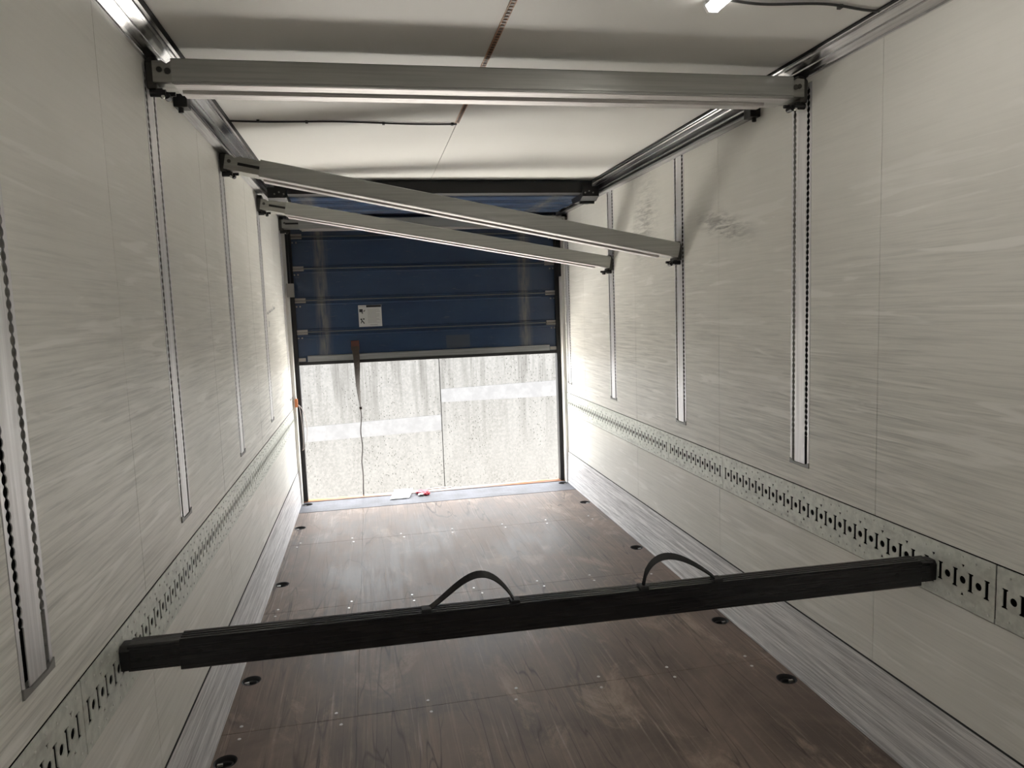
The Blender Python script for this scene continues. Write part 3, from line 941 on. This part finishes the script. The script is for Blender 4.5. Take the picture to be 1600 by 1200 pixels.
# ------------------------------------------------------------------ hanging pull strap, looped webbing, litter
e = empty('pull_strap', (-.676, 6.455, 1.39)); tag(e, 'dark webbing pull strap hanging from the lowest door section, twisted to a thin cord', 'strap')
MB().box((-.036, .016, -.055), (.036, .034, .03)).build('patch', M_strap_red, e, bevel=.004)
pts, wd = [], []
for k in range(19):
    t = k/18
    pts.append((-.002+.016*t+.004*math.sin(t*7), .012-.02*math.sin(t*PI)*.3, -.02-.545*t))
    a = t*1.45; wd.append((math.cos(a)*.030*(1-.25*t), math.sin(a)*.030*(1-.25*t), 0))
MB().ribbon(pts, wd, .004).build('webbing', M_strap, e)
MB().box((-.002+.006, .0, -.585), (.028, .022, -.56)).build('knot', M_strap, e, bevel=.004)
pts = [(.014+.006*math.sin(k*.9)*(1 if k < 14 else .3) + .004*k/20 - .02*(k/20), .010, -.575-.80*k/20) for k in range(21)]
MB().tube(pts, .0055, 6).build('cord', M_cord, e)

e = empty('webbing_loop', (-1.198, 6.38, .93)); tag(e, 'orange hook with a taupe webbing loop hanging on the left door post', 'strap')
MB().box((-.014, -.02, -.06), (.010, .010, .012)).build('hook', M_orange, e, bevel=.003)
pts, wd = [], []
for k in range(25):
    t = k/24
    th = 2*PI*t
    x = .012 + .035*(1-math.cos(th)) * (1 if t > .5 else .6); z = -.04 - .20*(1-math.cos(th))
    y = -.012 - .006*math.sin(th)
    x = .01 + (.058*math.sin(PI*min(1, 2*(1-t)))**1.2 if t > .5 else .0 + .018*math.sin(PI*2*t))
    pts.append((x+.012*(-z/.4), y + (.01 if t < .5 else -.004), z)); wd.append((0, .009, .001))
MB().ribbon(pts, wd, .003).build('loop', M_loop, e)

e = empty('paper_sheet', (-.335, 6.39, .006)); tag(e, 'white folded sheet of paper lying on the doorway tread plate', 'paper')
mb = MB()
gx, gy = 6, 6
P = lambda i, j, z: (-.085+.03*j/gy*1.6+.17*i/gx-.03, -.10+.19*j/gy, z + .003*abs(math.sin(i*1.1+j*.7)) + .034*j/gy)
vs_ = [P(i, j, 0) for j in range(gy+1) for i in range(gx+1)] + [P(i, j, .003) for j in range(gy+1) for i in range(gx+1)]
nn = (gx+1)*(gy+1); fs = []
for j in range(gy):
    for i in range(gx):
        a = j*(gx+1)+i
        fs.append((a, a+1, a+gx+2, a+gx+1)); fs.append((nn+a, nn+a+gx+1, nn+a+gx+2, nn+a+1))
border = [i for i in range(gx+1)] + [j*(gx+1)+gx for j in range(1, gy+1)] + [gy*(gx+1)+i for i in range(gx-1, -1, -1)] + [j*(gx+1) for j in range(gy-1, 0, -1)]
for a, b in zip(border, border[1:]+border[:1]): fs.append((a, b, nn+b, nn+a))
mb.add(vs_, fs).build('sheet', M_paper, e)

e = empty('crumpled_wrapper', (-.15, 6.40, .003)); tag(e, 'crumpled red and silver wrapper on the tread plate beside the paper', 'wrapper')
def crumple(cx, cy, cz, rx, ry, rz, seed, m, name):
    rnd = random.Random(seed); bm = bmesh.new()
    bmesh.ops.create_icosphere(bm, subdivisions=2, radius=1)
    for v in bm.verts:
        k = 1+rnd.uniform(-.28, .28)
        v.co = Vector((v.co.x*rx*k+cx, v.co.y*ry*k+cy, max(v.co.z*rz*k+cz, .0)))
    me = bpy.data.meshes.new(name); bm.to_mesh(me); bm.free(); me.materials.append(m)
    o = bpy.data.objects.new(name, me); COL.objects.link(o); o.parent = e
crumple(-.005, .03, .014, .055, .05, .018, 3, M_red, 'foil_fold')
crumple(.028, -.035, .012, .030, .028, .016, 5, M_red, 'foil_fold')
crumple(-.022, -.045, .010, .026, .022, .013, 8, M_silver, 'foil_lining')

e = empty('metal_rod', (.01, 6.535, .0062)); tag(e, 'short thin dark rod lying on the outer sill edge', 'rod')
MB().tube([(-.115, 0, .006), (.115, .004, .006)], .006, 8).build('rod', M_cord, e)

# handwriting scrawl on the left wall beside the third track
mb = MB()
def stroke(pts):
    for (y0, z0), (y1, z1) in zip(pts, pts[1:]):
        L = math.hypot(y1-y0, z1-z0); ny, nz = -(z1-z0)/L*.0022, (y1-y0)/L*.0022
        mb.add([(-1.2295, y0-ny, z0-nz), (-1.2295, y1-ny, z1-nz), (-1.2295, y1+ny, z1+nz), (-1.2295, y0+ny, z0+nz)], [(0, 1, 2, 3)])
yy = 5.19
rnd = random.Random(4)
while yy < 5.62:
    hgt = rnd.choice([.018, .022, .040]); base_z = 1.672 + (yy-5.19)*.10
    stroke([(yy, base_z), (yy+.006, base_z+hgt), (yy+.016, base_z+hgt*.3), (yy+.022, base_z), (yy+.032, base_z+.012)])
    yy += rnd.choice([.030, .034, .052])
for k in range(2): stroke([(5.23+.03*k, 1.585), (5.245+.03*k, 1.63), (5.25+.03*k, 1.59)])
o = mb.build('handwriting', M_ink, bpy.data.objects['wall_left']); o['label'] = 'small illegible ink scrawl'

# ------------------------------------------------------------------ outside: yard ground and concrete wall
gr = MB().box((-30, 6.6, -1.30), (30, 40, -1.15)).build('ground', M_ground)
structure(gr, 'pale concrete yard ground outside the door', 'ground')
WY = 10.2
wb = MB().box((-12, WY+.08, -1.15), (12, WY+.30, 1.12)).build('wall_back', M_seam)
structure(wb, 'weathered pitted concrete wall outside the doorway', 'wall')
XJ = .404
for k, (x0, x1, off) in enumerate(((-12, -5.8, 0), (-5.795, XJ-.006, 0), (XJ+.004, 6.1, .006), (6.105, 12, 0))):
    p_ = MB().box((x0, WY-off, -1.15), (x1, WY+.08, 1.12)).build('panel', M_conc, wb)
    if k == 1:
        MB().prism([(-5.79, -.20), (-5.79, -.02), (XJ-.008, .165), (XJ-.008, -.06)], 'y', WY-.002, WY-.0002).build('pale_band', M_white_band, p_)
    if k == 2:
        MB().prism([(XJ+.006, .345), (XJ+.006, .535), (4.5, .62), (4.5, .33)], 'y', WY-.008, WY-.0062).build('pale_band', M_white_band, p_)
